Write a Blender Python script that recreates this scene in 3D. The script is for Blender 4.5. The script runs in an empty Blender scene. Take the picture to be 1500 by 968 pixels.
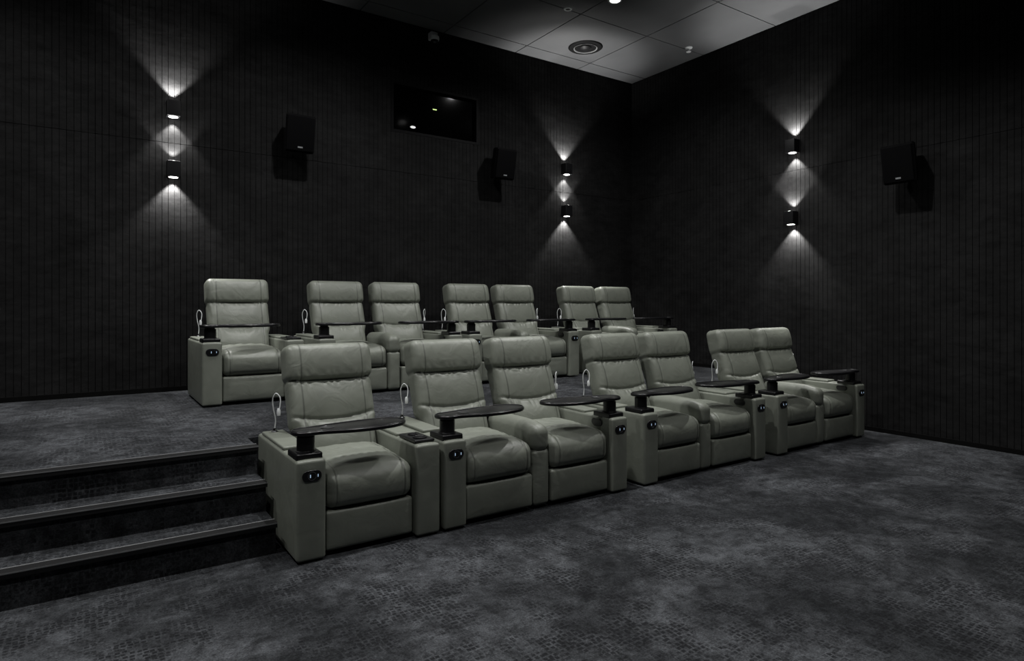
import bpy, bmesh, math, random
from mathutils import Vector, Matrix
random.seed(3)
sc = bpy.context.scene
col = sc.collection
try:
    sc.view_settings.view_transform = 'Standard'
except Exception: pass

# ------------------------------------------------------------------ materials
def new_mat(name):
    m = bpy.data.materials.new(name); m.use_nodes = True
    nt = m.node_tree
    return m, nt, nt.nodes['Principled BSDF']
def pm(name, colr, rough=.5, metal=0., spec=.5, emis=None, es=0.):
    m, nt, b = new_mat(name)
    b.inputs['Base Color'].default_value = (*colr, 1)
    b.inputs['Roughness'].default_value = rough
    b.inputs['Metallic'].default_value = metal
    b.inputs['Specular IOR Level'].default_value = spec
    if emis:
        b.inputs['Emission Color'].default_value = (*emis, 1)
        b.inputs['Emission Strength'].default_value = es
    return m
def N(nt, t, **kw):
    n = nt.nodes.new(t)
    for k, v in kw.items(): setattr(n, k, v)
    return n
def ramp(nt, fac, stops):
    r = N(nt, 'ShaderNodeValToRGB')
    els = r.color_ramp.elements
    while len(els) < len(stops): els.new(.5)
    for e, (p, c) in zip(els, stops):
        e.position = p; e.color = (*c, 1) if len(c) == 3 else c
    nt.links.new(fac, r.inputs[0])
    return r.outputs[0]
def noise(nt, vec, scale, detail=3, rough=.5, dist=0.):
    n = N(nt, 'ShaderNodeTexNoise')
    n.inputs['Scale'].default_value = scale; n.inputs['Detail'].default_value = detail
    n.inputs['Roughness'].default_value = rough; n.inputs['Distortion'].default_value = dist
    nt.links.new(vec, n.inputs['Vector'])
    return n.outputs[0]
def pos(nt):
    return N(nt, 'ShaderNodeNewGeometry').outputs['Position']
def objc(nt):
    return N(nt, 'ShaderNodeTexCoord').outputs['Object']
def mapping(nt, v, scale):
    m = N(nt, 'ShaderNodeMapping'); m.inputs['Scale'].default_value = scale
    nt.links.new(v, m.inputs['Vector']); return m.outputs[0]
def mix(nt, f, a, b, mode='MIX'):
    m = N(nt, 'ShaderNodeMix', data_type='RGBA', blend_type=mode)
    def put(s, v):
        if isinstance(v, (tuple, float, int)): s.default_value = (*v, 1) if isinstance(v, tuple) else v
        else: nt.links.new(v, s)
    put(m.inputs[0], f); put(m.inputs[6], a); put(m.inputs[7], b)
    return m.outputs[2]
def bump(nt, b, h, strength, dist):
    n = N(nt, 'ShaderNodeBump'); n.inputs['Strength'].default_value = strength
    n.inputs['Distance'].default_value = dist
    nt.links.new(h, n.inputs['Height']); nt.links.new(n.outputs[0], b.inputs['Normal'])

def leather(name, c, wr, seams=False):
    m, nt, b = new_mat(name)
    p = pos(nt)
    n1 = noise(nt, p, 5, 4)
    dark = tuple(x * .88 for x in c); lite = tuple(x * 1.06 for x in c)
    colr = ramp(nt, n1, [(.3, dark), (.7, lite)])
    if seams:   # stitched vertical seams either side of the centre panel
        sx = N(nt, 'ShaderNodeSeparateXYZ'); nt.links.new(objc(nt), sx.inputs[0])
        a = N(nt, 'ShaderNodeMath', operation='ABSOLUTE'); nt.links.new(sx.outputs[0], a.inputs[0])
        d = N(nt, 'ShaderNodeMath', operation='SUBTRACT'); nt.links.new(a.outputs[0], d.inputs[0]); d.inputs[1].default_value = .219
        e = N(nt, 'ShaderNodeMath', operation='ABSOLUTE'); nt.links.new(d.outputs[0], e.inputs[0])
        s = ramp(nt, e.outputs[0], [(.0, (.45, .45, .45)), (.0032, (.5, .5, .5)), (.0048, (1, 1, 1))])
        colr = mix(nt, 1.0, colr, s, 'MULTIPLY')
    nt.links.new(colr, b.inputs['Base Color'])
    b.inputs['Roughness'].default_value = .42
    b.inputs['Specular IOR Level'].default_value = .5
    w = noise(nt, p, 7, 3, .5, 1.0)
    g = noise(nt, p, 260, 2)
    mm = N(nt, 'ShaderNodeMath', operation='MULTIPLY_ADD')
    nt.links.new(g, mm.inputs[0]); mm.inputs[1].default_value = .04; nt.links.new(w, mm.inputs[2])
    bump(nt, b, mm.outputs[0], wr, .016)
    return m
LC = (.202, .216, .183)
LEATHER = leather('leather_sage_grey', LC, .32)
LEATHERS = leather('leather_sage_grey_stitched', LC, .42, True)
LEATHER2 = leather('leather_sage_grey_taut', LC, .16)
BLACK = pm('black_plastic', (.006, .006, .007), .32)
TRAYM = pm('tray_black', (.007, .007, .008), .30)
SATIN = pm('satin_black_metal', (.008, .008, .009), .4, spec=.35)
WHITE = pm('lamp_white', (.85, .87, .88), .35)
CHROME = pm('chrome', (.6, .6, .62), .2, 1.)
CHROMED = pm('chrome_dark', (.18, .18, .19), .3, 1.)
BLUEL = pm('control_tick', (.3, .4, .5), .4, emis=(.55, .75, 1.), es=.5)
LENS = pm('lens_lit', (1, 1, 1), .4, emis=(1, .98, .95), es=10)
LENS2 = pm('lens_ceiling', (1, 1, 1), .4, emis=(1, .98, .95), es=9)
DARKP = pm('speaker_black', (.0025, .0025, .003), .6, spec=.14)
GRILLE = pm('speaker_grille', (.002, .002, .0024), .8, spec=.08)
LOGO = pm('badge_grey', (.30, .31, .32), .4)
RINGG = pm('diffuser_ring_grey', (.35, .355, .36), .4)
CONE = pm('diffuser_dark', (.012, .012, .013), .5, spec=.2)
GLASSB = pm('window_dark_glass', (.0005, .0005, .0006), .08, spec=.12)
TRIMM = pm('nosing_rubber', (.005, .005, .0055), .5)
STRIP = pm('nosing_strip', (.24, .243, .248), .35, .2)

def carpet():
    m, nt, b = new_mat('carpet_mottled')
    p = pos(nt)
    big = noise(nt, p, .95, 7, .74, .4)
    mid = noise(nt, p, 9, 7, .82, .3)
    fine = noise(nt, p, 110, 3, .7)
    br = N(nt, 'ShaderNodeTexVoronoi')
    br.distance = 'CHEBYCHEV'; br.inputs['Scale'].default_value = 38
    br.inputs['Randomness'].default_value = .4
    nt.links.new(p, br.inputs['Vector'])
    cell = ramp(nt, br.outputs['Distance'], [(.30, (1, 1, 1)), (.42, (0, 0, 0))])
    base = ramp(nt, big, [(.39, (.020, .0215, .0235)), (.49, (.036, .038, .0415)), (.60, (.070, .0735, .080))])
    m1 = ramp(nt, mid, [(.38, (.50, .50, .50)), (.50, (1, 1, 1)), (.62, (1.45, 1.45, 1.45))])
    c1 = mix(nt, 1.0, base, m1, 'MULTIPLY')
    mask = ramp(nt, noise(nt, p, 2.6, 8, .8, .3), [(.45, (0, 0, 0)), (.55, (.85, .85, .85))])
    mk = mix(nt, 1.0, mask, cell, 'MULTIPLY')
    c2 = mix(nt, mk, c1, (.011, .0115, .013))
    f = ramp(nt, fine, [(.3, (.5, .5, .5)), (.7, (1.4, 1.4, 1.4))])
    c3 = mix(nt, 1.0, c2, f, 'MULTIPLY')
    nt.links.new(c3, b.inputs['Base Color'])
    b.inputs['Roughness'].default_value = .95
    b.inputs['Specular IOR Level'].default_value = .1
    bump(nt, b, fine, .6, .004)
    return m
CARPET = carpet()
def wallmat():
    m, nt, b = new_mat('wall_charcoal_slats')
    p = pos(nt)
    n1 = noise(nt, p, 1.3, 5, .6)
    n2 = noise(nt, mapping(nt, p, (1, 1, 2.5)), 5, 8, .78, .4)
    base = ramp(nt, n2, [(.32, (.0075, .0075, .0076)), (.68, (.022, .022, .0223))])
    v = ramp(nt, n1, [(.3, (.7, .7, .7)), (.7, (1.2, 1.2, 1.2))])
    nt.links.new(mix(nt, 1., base, v, 'MULTIPLY'), b.inputs['Base Color'])
    b.inputs['Roughness'].default_value = .8
    b.inputs['Specular IOR Level'].default_value = .08
    bump(nt, b, n2, .5, .005)
    return m
WALL = wallmat()
GROOVE = pm('wall_groove_black', (.004, .004, .004), .9, spec=.1)
def ceilm():
    m, nt, b = new_mat('ceiling_tile_grey')
    n1 = noise(nt, pos(nt), 1.2, 4)
    nt.links.new(ramp(nt, n1, [(.3, (.095, .098, .102)), (.7, (.13, .133, .138))]), b.inputs['Base Color'])
    b.inputs['Roughness'].default_value = .6
    return m
CEIL = ceilm()

# ------------------------------------------------------------------ mesh helpers
def finish(bm, name, mats, smooth=True, angle=None):
    me = bpy.data.meshes.new(name)
    bmesh.ops.recalc_face_normals(bm, faces=bm.faces)
    bm.to_mesh(me); bm.free()
    for m in (mats if isinstance(mats, (list, tuple)) else [mats]): me.materials.append(m)
    if smooth:
        for p in me.polygons: p.use_smooth = True
        if angle:
            try: me.set_sharp_from_angle(angle=math.radians(angle))
            except Exception: pass
    return me
def add(me, name, loc=(0, 0, 0), parent=None, rot=(0, 0, 0), scale=(1, 1, 1)):
    o = bpy.data.objects.new(name, me); col.objects.link(o)
    o.location = loc; o.rotation_euler = rot; o.scale = scale
    if parent: o.parent = parent
    return o
def empty(name, loc, rot=(0, 0, 0)):
    e = bpy.data.objects.new(name, None); col.objects.link(e)
    e.location = loc; e.rotation_euler = rot; e.empty_display_size = .1
    return e
def bm_box(bm, x0, x1, y0, y1, z0, z1, mi=0):
    vs = [bm.verts.new(p) for p in [(x0,y0,z0),(x1,y0,z0),(x1,y1,z0),(x0,y1,z0),(x0,y0,z1),(x1,y0,z1),(x1,y1,z1),(x0,y1,z1)]]
    for f in [(0,3,2,1),(4,5,6,7),(0,1,5,4),(1,2,6,5),(2,3,7,6),(3,0,4,7)]:
        fc = bm.faces.new([vs[i] for i in f]); fc.material_index = mi
def boxes(name, lst, mats, bevel=0.):
    bm = bmesh.new()
    for b in lst: bm_box(bm, *b)
    if bevel: bmesh.ops.bevel(bm, geom=bm.edges[:], offset=bevel, segments=2, affect='EDGES', profile=.6)
    return finish(bm, name, mats, bevel > 0, 35)
def axis(h, r, n, k=4):
    hi = h - r
    edge = [hi + r * math.tan(math.pi / 4 * i / k) for i in range(1, k + 1)]
    inner = [-hi + 2 * hi * i / n for i in range(n + 1)]
    return [-e for e in reversed(edge)] + inner + edge
def rbox(name, hx, hy, hz, r, n, mat, deform=None, k=4):
    ax = [axis(h, r, nn, k) for h, nn in zip((hx, hy, hz), n)]
    H = (hx, hy, hz)
    bm = bmesh.new(); cache = {}
    def V(q):
        key = tuple(round(c, 6) for c in q)
        if key in cache: return cache[key]
        c = [max(-(h - r), min(h - r, x)) for x, h in zip(q, H)]
        d = Vector([a - b for a, b in zip(q, c)])
        p = Vector(c) + (d.normalized() * r if d.length > 0 else d)
        if deform: p = Vector(deform(p.x, p.y, p.z, q))
        v = bm.verts.new(p); cache[key] = v; return v
    for a in range(3):
        b_, c_ = [(1, 2), (2, 0), (0, 1)][a]
        for s in (-1, 1):
            for i in range(len(ax[b_]) - 1):
                for j in range(len(ax[c_]) - 1):
                    def Q(ii, jj):
                        q = [0, 0, 0]; q[a] = s * H[a]; q[b_] = ax[b_][ii]; q[c_] = ax[c_][jj]; return q
                    vs = [V(Q(i, j)), V(Q(i + 1, j)), V(Q(i + 1, j + 1)), V(Q(i, j + 1))]
                    if s < 0: vs.reverse()
                    try: bm.faces.new(vs)
                    except ValueError: pass
    return finish(bm, name, mat)
def lathe(name, prof, mat, seg=32):
    bm = bmesh.new(); rings = []
    for r, z in prof:
        if r < 1e-6: rings.append([bm.verts.new((0, 0, z))])
        else: rings.append([bm.verts.new((r * math.cos(2 * math.pi * i / seg), r * math.sin(2 * math.pi * i / seg), z)) for i in range(seg)])
    for a, b in zip(rings, rings[1:]):
        for i in range(seg):
            j = (i + 1) % seg
            if len(a) == 1 and len(b) == 1: continue
            if len(a) == 1: bm.faces.new([a[0], b[i], b[j]])
            elif len(b) == 1: bm.faces.new([a[i], a[j], b[0]])
            else: bm.faces.new([a[i], a[j], b[j], b[i]])
    return finish(bm, name, mat, True, 35)
def prism(name, pts, z0, z1, mat, bevel=.004):
    bm = bmesh.new()
    f = bm.faces.new([bm.verts.new((x, y, z0)) for x, y in pts])
    r = bmesh.ops.extrude_face_region(bm, geom=[f])
    for v in r['geom']:
        if isinstance(v, bmesh.types.BMVert): v.co.z = z1
    bmesh.ops.recalc_face_normals(bm, faces=bm.faces)
    if bevel:
        es = [e for e in bm.edges if abs(e.verts[0].co.z - e.verts[1].co.z) < 1e-6]
        bmesh.ops.bevel(bm, geom=es, offset=bevel, segments=3, affect='EDGES', profile=.5)
    return finish(bm, name, mat, True, 40)
def tube(name, pts, r, mat, seg=8):
    P = [Vector(p) for p in pts]; path = []
    Q = [P[0] * 2 - P[1]] + P + [P[-1] * 2 - P[-2]]
    for i in range(1, len(Q) - 2):
        for s in range(8):
            t = s / 8
            a, b, c, d = Q[i - 1], Q[i], Q[i + 1], Q[i + 2]
            path.append(.5 * ((2 * b) + (c - a) * t + (2 * a - 5 * b + 4 * c - d) * t * t + (3 * b - a - 3 * c + d) * t ** 3))
    path.append(P[-1])
    bm = bmesh.new(); rings = []
    up = Vector((0, 1, 0.01))
    for i, p in enumerate(path):
        tg = (path[min(i + 1, len(path) - 1)] - path[max(i - 1, 0)]).normalized()
        a = tg.cross(up).normalized(); b = tg.cross(a).normalized()
        rings.append([bm.verts.new(p + (a * math.cos(2 * math.pi * k / seg) + b * math.sin(2 * math.pi * k / seg)) * r) for k in range(seg)])
    for a, b in zip(rings, rings[1:]):
        for k in range(seg):
            bm.faces.new([a[k], a[(k + 1) % seg], b[(k + 1) % seg], b[k]])
    bm.faces.new(rings[0]); bm.faces.new(rings[-1])
    return finish(bm, name, mat)

def ss(x, a, b):
    t = max(0, min(1, (x - a) / (b - a))); return t * t * (3 - 2 * t)
def gs(x, c, w): return math.exp(-((x - c) / w) ** 2)

# ------------------------------------------------------------------ recliner parts
SW = .58      # seat opening
AW = .17      # arm width
CW = .155     # centre console width
DEP = .98
AH = .60

# back rest ---------------------------------------------------------
BL, BT, BHX = .86, .085, .30
_path = []
def _mk():
    y, z = .66, .39
    n = 100
    for i in range(n + 1):
        t = i / n
        th = math.radians(21 - 10 * ss(t, .6, .9))
        _path.append((y, z, th))
        y += math.sin(th) * BL / n; z += math.cos(th) * BL / n
_mk()
def back_def(x, y, z, q):
    t = (z + BL / 2) / BL; u = x / BHX; w = y / BT
    tc = max(0, min(1, t))
    i = min(99, int(tc * 100)); f = tc * 100 - i
    A, B = _path[i], _path[i + 1]
    py, pz, th = [A[k] * (1 - f) + B[k] * f for k in range(3)]
    HR = .68 + .012 * u * u
    LB = .34 + .05 * u * u
    b = 0
    if t > HR:
        s = (t - HR) / (1 - HR)
        b = .055 * math.sin(math.pi * min(1, .12 + s * .86)) ** .6 * (1 - .45 * abs(u) ** 5)
    elif t > LB:
        s = (t - LB) / (HR - LB)
        b = .028 * math.sin(math.pi * s) ** .7 * (1 - abs(u) ** 4)
    else:
        s = t / LB
        b = .055 * math.sin(math.pi * min(1, s * .92 + .06)) ** .7 * (1 - abs(u) ** 3)
    b -= .016 * gs(t, HR, .010) + .012 * gs(t, LB, .012)
    b -= .008 * gs(abs(u), .74, .016)
    b += .0045 * math.sin(x * 95 + 9 * t + 2 * math.sin(x * 31)) * (gs(t, LB - .035, .03) + gs(t, HR - .03, .02) + .6 * gs(t, HR + .04, .03))
    wgt = ss(-w, -.6, .9)
    off = y - b * wgt
    sx = .935 + .065 * ss(t, .26, .36) + .035 * ss(t, HR - .01, HR + .05) - .02 * gs(t, HR, .02)
    sx -= .03 * ss(t, .93, 1.0)
    return (x * sx, py + off * math.cos(th), pz - off * math.sin(th))
ME_BACK = rbox('backrest', BHX, BT, BL / 2, .045, (52, 2, 76), LEATHERS, back_def)

# seat cushion ------------------------------------------------------
def seat_def(x, y, z, q):
    hx, hy, hz = .283, .32, .115
    u, v, w = x / hx, y / hy, z / hz
    top = ss(w, -.2, .8)
    b = .040 * (1 - abs(u) ** 3) * (1 - abs(v) ** 4) - .007 * gs(abs(u), .76, .018)
    b -= .010 * gs(v, -.28 + .10 * u * u, .03)
    b += .0045 * math.sin(x * 60 + y * 30 + 2 * math.sin(y * 22)) * gs(v, .25, .4)
    b += .003 * math.sin(x * 110) * gs(v, -.34, .06)
    fr = ss(-v, .75, 1.0)
    yy = y - fr * (.030 * (1 - abs(u) ** 4) * (1 - w * w)) + fr * .007 * gs(abs(u), .76, .018)
    zz = z + b * top + .012 * (v) * top
    return (x, yy, zz)
ME_SEAT = rbox('seat_cushion', .283, .32, .115, .06, (52, 36, 6), LEATHERS, seat_def)
def foot_def(x, y, z, q):
    u, w = x / .283, z / .118
    yy = y - (.016 * (1 - abs(u) ** 4) * (1 - abs(w) ** 3) if y < 0 else 0)
    return (x, yy, z)
ME_FOOT = rbox('footrest_panel', .283, .05, .118, .02, (20, 2, 14), LEATHER, foot_def)
ME_BASE = rbox('seat_base', .28, .36, .12, .01, (2, 2, 2), SATIN)
# arm ---------------------------------------------------------------
def arm_def(x, y, z, q):
    u, v, w = x / (AW / 2), y / (DEP / 2), z / .29
    s = .004 * (1 - v ** 4) * (1 - abs(w) ** 4)
    xx = x + (s if x > 0 else -s) * abs(u)
    zz = z + (.004 * (1 - u * u) if z > 0 else 0)
    yy = y - (.006 * (1 - u * u) * (1 - w ** 4) if v < -.9 else 0)
    if abs(u) > .8: xx -= math.copysign(.003 * gs(y, -DEP / 2 + .045, .006), x)
    return (xx, yy, zz)
ME_ARM = rbox('arm', AW / 2, DEP / 2, .29, .018, (4, 60, 14), LEATHER2, arm_def)
ME_LID = rbox('arm_lid', AW / 2 - .012, .29, .012, .010, (3, 10, 1), LEATHER2)
ME_PLATE = rbox('arm_cup_plate', AW / 2 - .014, .13, .010, .008, (2, 4, 1), BLACK)
ME_CUPRING = lathe('cup_ring', [(.046, .0), (.048, .006), (.040, .008), (.036, .004), (.035, -.004), (0, -.004)], SATIN)
ME_POST = lathe('tray_post', [(0, 0), (.060, 0), (.060, .010), (.052, .014), (.052, .092), (.042, .098), (.042, .112), (0, .112)], BLACK)
ME_MOUNT = rbox('tray_mount', AW / 2 - .008, .10, .022, .012, (2, 3, 1), BLACK)
# console -----------------------------------------------------------
def con_def(x, y, z, q):
    u, v, w = x / (CW / 2), y / .33, z / .095
    zz = z + .012 * (1 - u * u) * (z > 0) + (.012 * math.cos(v * 1.4))*(z > 0)
    yy = y - .012 * (1 - u * u) * (v < -.8)
    zz -= .018 * ss(-v, .55, 1.0) * (z > 0)
    return (x * (1 + .05 * (1 - w * w)), yy, zz)
ME_CONTOP = rbox('console_armrest', CW / 2, .33, .095, .055, (8, 22, 4), LEATHER, con_def)
ME_CONLOW = rbox('console_panel', CW / 2 - .006, .34, .205, .03, (6, 14, 10), LEATHER,
                 lambda x, y, z, q: (x, y - .012 * (1 - (x / .0715) ** 2) * (y < -.2) * (1 - abs(z / .205) ** 3), z))
# controls ----------------------------------------------------------
def stadium(hw, r, n=12):
    pts = []
    for i in range(n + 1):
        a = -math.pi / 2 + math.pi * i / n; pts.append((hw - r + r * math.cos(a), r * math.sin(a)))
    for i in range(n + 1):
        a = math.pi / 2 + math.pi * i / n; pts.append((-hw + r + r * math.cos(a), r * math.sin(a)))
    return pts
ME_CTRL = prism('control_plate', stadium(.056, .033), 0, .009, BLACK, .003)
ME_TICK = boxes('control_tick', [(-.003, .003, -.011, .011, .009, .0105)], BLUEL)
ME_RING = lathe('control_ring', [(.024, .009), (.024, .011), (.0225, .011), (.0225, .009)], CHROME, 24)
# tray ---------------------------------------------------------------
def tray_outline():
    ctrl = [(-.085, 0), (-.07, -.055), (-.02, -.085), (.05, -.085), (.13, -.105), (.25, -.145), (.40, -.155), (.55, -.125), (.635, -.04),
            (.63, .05), (.56, .10), (.44, .118), (.30, .115), (.16, .10), (.05, .085), (-.02, .08), (-.07, .05)]
    n = len(ctrl); out = []
    for i in range(n):
        a, b, c, d = [Vector(ctrl[(i + k) % n]) for k in (-1, 0, 1, 2)]
        for s in range(5):
            t = s / 5
            out.append(tuple(.5 * ((2 * b) + (c - a) * t + (2 * a - 5 * b + 4 * c - d) * t * t + (3 * b - a - 3 * c + d) * t ** 3)))
    return out
TO = tray_outline()
ME_TRAY = prism('tray_top', TO, 0, .022, TRAYM, .006)
ME_TRAYM = prism('tray_top_mirrored', [(-x, y) for x, y in reversed(TO)], 0, .022, TRAYM, .006)
def rim(sgn):
    bm = bmesh.new()
    P = [(sgn * x, y) for x, y in TO]
    n = len(P); A = []
    for k in range(n):
        p0, p1, p2 = Vector(P[k - 1]), Vector(P[k]), Vector(P[(k + 1) % n])
        tg = (p2 - p0).normalized(); nn = Vector((-tg.y, tg.x)) * sgn
        A.append((p1 + nn * .007, p1 + nn * .014))
    r = []
    for a, b in A:
        r.append([bm.verts.new((a.x, a.y, .0215)), bm.verts.new((a.x, a.y, .026)), bm.verts.new((b.x, b.y, .026)), bm.verts.new((b.x, b.y, .0215))])
    for k in range(n):
        a, b = r[k], r[(k + 1) % n]
        for j in range(3): bm.faces.new([a[j], b[j], b[j + 1], a[j + 1]])
    return finish(bm, 'tray_rim', TRAYM)
ME_RIM = {1: rim(1), -1: rim(-1)}
ME_HOLD = lathe('tray_cup_insert', [(.040, 0), (.042, .003), (.038, .004), (.034, .002), (0, .001)], CHROMED, 28)
# reading lamp ---------------------------------------------------------
NP = [(0, 0, 0), (.004, -.004, .07), (-.012, -.01, .15), (-.018, -.02, .215), (-.002, -.04, .255), (.022, -.055, .225), (.020, -.06, .17), (.012, -.058, .14)]
ME_NECK = tube('lamp_neck', NP, .004, WHITE)
ME_NECKM = tube('lamp_neck_m', [(-a, b, c) for a, b, c in NP], .004, WHITE)
ME_LHEAD = lathe('lamp_head', [(0, .03), (.008, .028), (.012, .015), (.013, -.005), (.011, -.02), (0, -.021)], WHITE, 20)
ME_LBASE = lathe('lamp_base', [(0, 0), (.026, 0), (.026, .006), (.014, .012), (.010, .03), (0, .03)], CHROME, 24)

TZ = .728
def arm(par, x, side, tray, ctrl=True, lamp=True):
    cx = x + AW / 2
    add(ME_ARM, 'arm', (cx, DEP / 2, .302), par)
    add(ME_LID, 'arm_lid', (cx, .63, .603), par)
    if tray:
        add(ME_MOUNT, 'tray_mount', (cx, .135, .606), par)
        add(ME_POST, 'tray_post', (cx, .12, .62), par)
        a = math.radians(tray)
        add(ME_TRAY if side < 0 else ME_TRAYM, 'tray_top', (cx, .12, TZ), par, rot=(0, 0, a))
        add(ME_RIM[1 if side < 0 else -1], 'tray_rim', (cx, .12, TZ), par, rot=(0, 0, a))
        s = 1 if side < 0 else -1
        add(ME_HOLD, 'tray_cup_insert', (cx + s * .13 * math.cos(a), .12 + s * .13 * math.sin(a), TZ + .022), par)
    else:
        add(ME_PLATE, 'arm_cup_plate', (cx, .18, .606), par)
        add(ME_CUPRING, 'cup_ring', (cx, .13, .616), par)
        add(ME_CUPRING, 'cup_ring_rear', (cx, .24, .616), par, scale=(.7, .7, 1))
    if ctrl:
        R = (math.pi / 2, 0, 0)
        add(ME_CTRL, 'control_plate', (cx, -.002, .505), par, rot=R)
        add(ME_RING, 'control_ring', (cx, -.002, .505), par, rot=R)
        add(ME_TICK, 'control_tick_a', (cx - .010, -.002, .505), par, rot=R, scale=(.8, .8, 1))
        add(ME_TICK, 'control_tick_b', (cx + .034, -.002, .505), par, rot=R, scale=(.7, .7, 1))
    if side > 0 and tray:
        add(ME_CTRL, 'inner_control_plate', (x - .003, .17, .545), par, rot=(math.pi / 2, 0, -math.pi / 2), scale=(1.1, .9, 1))
    if lamp:
        ly = .86
        add(ME_LBASE, 'lamp_base', (cx, ly, .612), par)
        add(ME_NECK if side < 0 else ME_NECKM, 'lamp_neck', (cx, ly, .63), par)
        add(ME_LHEAD, 'lamp_head', (cx + (.012 if side < 0 else -.012), ly - .058, .755), par)
def seat(par, x):
    cx = x + SW / 2
    add(ME_SEAT, 'seat_cushion', (cx, .35, .385), par)
    add(ME_FOOT, 'footrest_panel', (cx, .085, .148), par)
    add(ME_BASE, 'seat_base', (cx, .50, .145), par)
    add(ME_BACK, 'backrest', (cx, 0, 0), par)
def single(x, y, z, t):
    p = empty('recliner_armchair', (x, y, z))
    arm(p, 0, -1, t); seat(p, AW); arm(p, AW + SW, 1, None, ctrl=False, lamp=False)
def double(x, y, z, tl, tr):
    p = empty('double_recliner', (x, y, z))
    arm(p, 0, -1, tl); seat(p, AW)
    cx = AW + SW + CW / 2
    add(ME_CONTOP, 'console_armrest', (cx, .37, .51), p)
    add(ME_CONLOW, 'console_panel', (cx, .38, .225), p)
    seat(p, AW + SW + CW); arm(p, AW + 2 * SW + CW, 1, tr)

PH = .55
FY, BY = 3.68, 6.35
single(1.0, FY, 0, 2)
double(1.95, FY, 0, 4, -6)
double(3.79, FY, 0, 4, -10)
double(5.64, FY, 0, 6, -4)
single(.88, BY, PH, 4)
double(1.95, BY, PH, 4, -4)
double(3.70, BY, PH, 2, -4)
double(5.58, BY, PH, 4, -4)

# ------------------------------------------------------------------ room shell
XL, XR, YF, YB, ZC = -4.5, 7.7, -4.5, 7.76, 5.24
S1, S2, S3 = 4.45, 4.20, 3.95
add(boxes('floor', [(XL, XR + .15, YF, YB + .15, -.1, 0)], CARPET), 'floor')
XP = XL + .001
add(boxes('seating_platform', [(XP, XR - .002, 4.75, YB - .001, 0, PH), (XP, .95, S1, 4.75, 0, PH)], CARPET), 'seating_platform')
add(boxes('stair_steps', [(XP, .95, S2, S1, 0, PH * 2 / 3), (XP, .95, S3, S2, 0, PH / 3)], CARPET), 'carpeted_steps')
ns = []
for y, z in ((S1, PH), (S2, PH * 2 / 3), (S3, PH / 3)):
    ns.append((XP, .955, y - .018, y + .045, z - .026, z + .005, 0))
    ns.append((XP, .955, y + .046, y + .056, z - .002, z + .007, 1))
    ns.append((XP, .955, y - .0195, y - .018, z - .003, z + .004, 1))
add(boxes('trim_1', ns, [TRIMM, STRIP]), 'trim_1')

# slatted walls
WX0, WX1, WZ0, WZ1 = 3.325, 4.66, 3.77, 4.44
P_, G_ = .060, .005
bm = bmesh.new()
x = XR
while x > XL:
    a, b = x - P_ + G_, x
    if b > WX0 and a < WX1:
        segs = [(a, b, PH, WZ0), (a, b, WZ1, ZC)]
        if a < WX0: segs.append((a, WX0, WZ0, WZ1))
        if b > WX1: segs.append((WX1, b, WZ0, WZ1))
    else: segs = [(a, b, PH, ZC)]
    for (p, q, z0, z1) in segs:
        for s0, s1 in ((PH, 3.245), (3.25, ZC)):
            c0, c1 = max(z0, s0), min(z1, s1)
            if c1 > c0: bm_box(bm, p, q, YB, YB + .02, c0, c1)
    x -= P_
for b in [(XL, WX0, 0, ZC), (WX1, XR + .15, 0, ZC), (WX0, WX1, 0, WZ0), (WX0, WX1, WZ1, ZC)]:
    bm_box(bm, b[0], b[1], YB + .008, YB + .15, b[2], b[3], 1)
add(finish(bm, 'wall_back', [WALL, GROOVE], False), 'wall_back')
bm = bmesh.new()
y = YB
while y > YF:
    for s0, s1 in ((0 if y < 4.78 else PH, 3.245), (3.25, ZC)):
        bm_box(bm, XR, XR + .02, y - P_ + G_, y, s0, s1)
    y -= P_
bm_box(bm, XR + .008, XR + .15, YF, YB + .15, 0, ZC, 1)
add(finish(bm, 'wall_right', [WALL, GROOVE], False), 'wall_right')
add(boxes('wall_left', [(XL - .1, XL, YF, YB + .15, 0, ZC)], WALL), 'wall_left')
add(boxes('wall_front', [(XL, XR + .15, YF - .1, YF, 0, ZC)], WALL), 'wall_front')
add(boxes('baseboard_back', [(XL, XR, YB - .012, YB, PH, PH + .05)], GROOVE), 'baseboard_back')
add(boxes('baseboard_right', [(XR - .012, XR, YF, 4.75, 0, .05), (XR - .012, XR, 4.75, YB - .012, PH, PH + .05)], GROOVE), 'baseboard_right')
bm = bmesh.new()
T = 1.2
yy = YB - .3
ys = [YB]
while yy > YF: ys.append(yy); yy -= T
ys.append(YF)
xs = [XR]; xx = XR - 1.2
while xx > XL: xs.append(xx); xx -= T
xs.append(XL)
for i in range(len(xs) - 1):
    for j in range(len(ys) - 1):
        g = .007
        bm_box(bm, xs[i + 1] + g, xs[i] - g, ys[j + 1] + g, ys[j] - g, ZC, ZC + .02, 0)
bm_box(bm, XL - .1, XR + .15, YF - .1, YB + .15, ZC + .02, ZC + .15, 1)
add(finish(bm, 'ceiling', [CEIL, GROOVE], False), 'ceiling')

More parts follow.
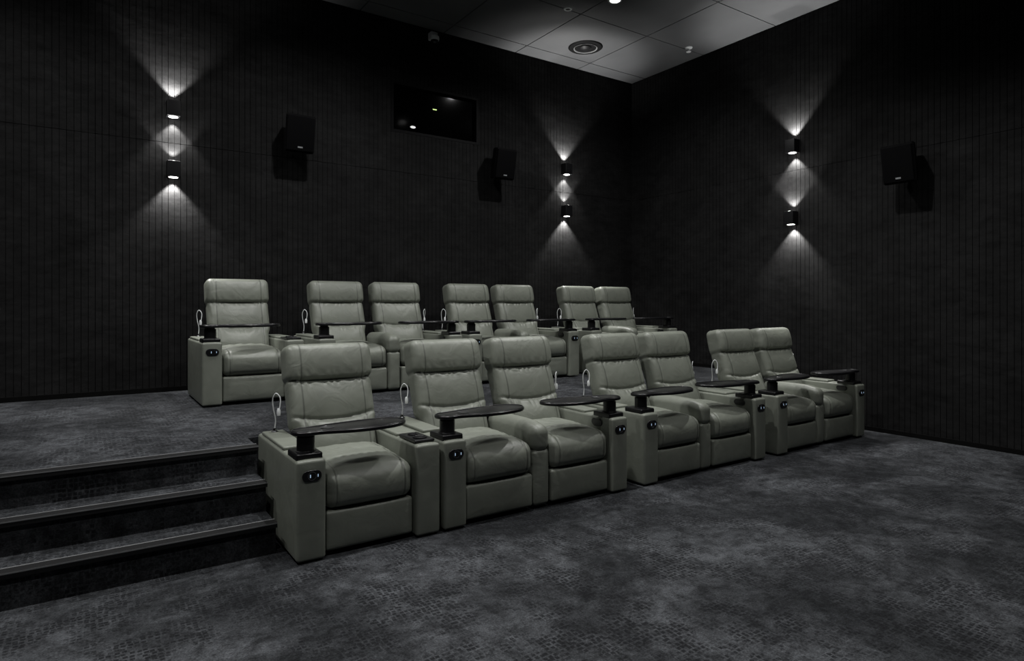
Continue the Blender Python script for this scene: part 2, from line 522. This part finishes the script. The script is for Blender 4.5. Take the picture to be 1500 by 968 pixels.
# projection window
w = empty('window_1', ((WX0 + WX1) / 2, YB, (WZ0 + WZ1) / 2))
hw, hh = (WX1 - WX0) / 2, (WZ1 - WZ0) / 2
fr = .035
add(boxes('window_frame', [(-hw, hw, -.004, .15, -hh, -hh + fr), (-hw, hw, -.004, .15, hh - fr, hh), (-hw, -hw + fr, -.004, .15, -hh + fr, hh - fr), (hw - fr, hw, -.004, .15, -hh + fr, hh - fr)], DARKP), 'window_frame', parent=w)
add(boxes('window_glass', [(-hw + fr, hw - fr, .06, .07, -hh + fr, hh - fr)], GLASSB), 'window_glass', parent=w)
EX = pm('exit_sign_glow', (.3, .5, .2), .5, emis=(.75, 1., .35), es=1.0)
REFL = pm('glass_reflection_glow', (.5, .5, .5), .3, emis=(1, 1, 1), es=.7)
add(boxes('status_light', [(-.028, .028, .052, .06, .068, .080)], EX), 'status_light', parent=w)
add(lathe('glass_reflection', [(0, 0), (.045, 0), (.045, .012), (0, .012)], [REFL], 24), 'glass_reflection', (-.33, .06, -.22), w, rot=(math.pi / 2, 0, 0), scale=(.85, .35, 1))  # dim glowing disc added to imitate a reflection on the glass, no projector

# sconces -----------------------------------------------------------------
ME_SB = rbox('sconce_body', .065, .062, .085, .006, (1, 1, 1), SATIN)
ME_SP = boxes('sconce_backplate', [(-.045, .045, -.006, .006, -.06, .06)], SATIN, .002)
ME_SL = lathe('sconce_lens', [(0, 0), (.045, 0), (.045, .003), (0, .003)], [LENS], 24)
def spot(name, par, loc, rot, power, size, blend, rad=.02, c=(1, .985, .96)):
    L = bpy.data.lights.new(name, 'SPOT'); L.energy = power; L.spot_size = math.radians(size); L.spot_blend = blend
    L.shadow_soft_size = rad; L.color = c
    o = bpy.data.objects.new(name, L); col.objects.link(o); o.location = loc; o.rotation_euler = rot; o.parent = par
    return o
def sconce(x, y, z, rz, up=1., dn=1.):
    e = empty('wall_sconce', (x, y, z), (0, 0, rz))
    add(ME_SB, 'sconce_body', (0, -.075, 0), e)
    add(ME_SP, 'sconce_backplate', (0, -.007, 0), e)
    add(ME_SL, 'lens_top', (0, -.075, .085), e)
    add(ME_SL, 'lens_bottom', (0, -.075, -.088), e)
    spot('beam_up', e, (0, -.055, .10), (math.pi, 0, 0), 105 * up, 90, .5, .012)
    spot('beam_down', e, (0, -.055, -.10), (0, 0, 0), 105 * dn, 90, .5, .012)
for xx in (.784, 6.22):
    sconce(xx, YB, 3.60, 0, 1, .45); sconce(xx, YB, 2.95, 0, .45, 1)
sconce(XR, 4.77, 3.55, -math.pi / 2, 1, .65); sconce(XR, 4.79, 2.62, -math.pi / 2, .65, 1)

# speakers ------------------------------------------------------------------
def speaker(x, y, z, rz, tilt=12):
    e = empty('wall_speaker', (x, y, z), (0, 0, rz))
    bm = bmesh.new()
    W, D, H = .175, .21, .215
    prof = [(-W, -D), (W, -D), (W * .62, 0.0), (-W * .62, 0.0)]
    f = bm.faces.new([bm.verts.new((a, b, -H)) for a, b in prof])
    r = bmesh.ops.extrude_face_region(bm, geom=[f])
    for v in r['geom']:
        if isinstance(v, bmesh.types.BMVert): v.co.z = H
    bmesh.ops.recalc_face_normals(bm, faces=bm.faces)
    bmesh.ops.bevel(bm, geom=bm.edges[:], offset=.012, segments=2, affect='EDGES')
    R = (math.radians(tilt), 0, 0)
    add(finish(bm, 'speaker_cabinet', DARKP, True, 35), 'speaker_cabinet', (0, -.10, 0), e, rot=R)
    c, s = math.cos(R[0]), math.sin(R[0])
    fy = -.216
    add(rbox('speaker_grille', W - .018, .008, H - .02, .006, (2, 1, 2), GRILLE), 'speaker_grille', (0, -.10 + c * fy, s * fy), e, rot=R)
    ly, lz = -.227, -.155
    add(boxes('speaker_badge', [(-.028, .028, -.002, .002, -.009, .009)], LOGO, .001), 'speaker_badge', (0.0, -.10 + c * ly - s * lz, s * ly + c * lz), e, rot=R)
    add(boxes('speaker_bracket', [(-.05, .05, -.012, 0, -.09, .09), (-.02, .02, -.14, -.012, -.03, .03)], SATIN, .003), 'speaker_bracket', parent=e)
speaker(2.07, YB, 3.52, 0)
speaker(4.93, YB, 3.52, 0)
speaker(XR, 3.38, 3.08, -math.pi / 2)

# dome camera -----------------------------------------------------------------
e = empty('security_camera', (3.91, YB, 5.08))
add(boxes('camera_mount', [(-.05, .05, -.10, 0, .0, .10)], WHITE, .01), 'camera_mount', parent=e)
add(lathe('camera_housing', [(0, .03), (.06, .03), (.065, .0), (.06, -.02), (0, -.02)], WHITE), 'camera_housing', (0, -.10, 0), e)
add(lathe('camera_dome', [(.052, -.02), (.048, -.045), (.03, -.066), (0, -.074)], BLACK), 'camera_dome', (0, -.10, 0), e)

# ceiling items ---------------------------------------------------------------
e = empty('ceiling_air_diffuser', (6.04, 7.03, ZC))
add(lathe('diffuser_ring', [(.10, -.004), (.17, -.012), (.235, -.014), (.25, -.004), (.25, 0), (0, 0), (0, -.002), (.1, -.004)], DARKP, 48), 'diffuser_ring', parent=e)
add(lathe('diffuser_louvre', [(.158, -.014), (.166, -.024), (.172, -.024), (.170, -.012)], RINGG, 48), 'diffuser_louvre', parent=e)
add(lathe('diffuser_cone', [(0, -.035), (.05, -.033), (.085, -.012), (.085, -.004), (0, -.004)], CONE, 40), 'diffuser_cone', parent=e)
e = empty('ceiling_downlight', (5.07, 6.24, ZC))
add(lathe('downlight_trim', [(.028, 0), (.030, -.008), (.05, -.008), (.055, 0)], WHITE, 32), 'downlight_trim', parent=e)
add(lathe('downlight_lens', [(0, -.002), (.03, -.002), (.03, 0), (0, 0)], SATIN, 32), 'downlight_lens', parent=e)
e = empty('fire_sprinkler', (7.30, 6.20, ZC))
add(lathe('sprinkler_rose', [(0, 0), (.055, 0), (.05, -.012), (.02, -.018), (.016, -.05), (.035, -.055), (.035, -.062), (0, -.064)], WHITE, 28), 'sprinkler_rose', parent=e)
ME_DT = lathe('downlight_trim_lit', [(.062, 0), (.065, -.010), (.085, -.010), (.09, 0)], WHITE, 32)
ME_DL = lathe('downlight_lens_lit', [(0, -.004), (.062, -.004), (.062, 0), (0, 0)], [LENS2], 32)
def down(x, y, pw, size=115, blend=.8, tilt=(0, 0), rad=.045):
    e = empty('ceiling_downlight', (x, y, ZC))
    add(ME_DT, 'downlight_trim', parent=e); add(ME_DL, 'downlight_lens', parent=e)
    spot('downlight_lamp', e, (0, 0, -.03), (math.radians(tilt[0]), math.radians(tilt[1]), 0), pw, size, blend, rad, (1, .995, .98))
for xx, k in ((5.40, 1.), (2.3, 1.), (-.8, 1.)):
    down(xx, 5.73, 200 * k, 156, .85)
    down(xx, 3.62, 300 * k, 132, 1.)
    down(xx + .6, 1.3, 130 * k, 120, .9)

wd = bpy.data.worlds.new('world'); sc.world = wd; wd.use_nodes = True
wd.node_tree.nodes['Background'].inputs[0].default_value = (.5, .55, .6, 1)
wd.node_tree.nodes['Background'].inputs[1].default_value = .01

# ------------------------------------------------------------------ camera
cd = bpy.data.cameras.new('camera'); cam = bpy.data.objects.new('camera', cd); col.objects.link(cam)
cd.sensor_width = 36; cd.sensor_fit = 'HORIZONTAL'
cd.lens = 36 * 925 / 1500
cd.shift_y = (445 - 484) / 1500
cam.location = (0, 0, 1.5)
cam.rotation_euler = (math.pi / 2, 0, math.radians(55.97 - 90))
cd.clip_start = .05
sc.camera = cam
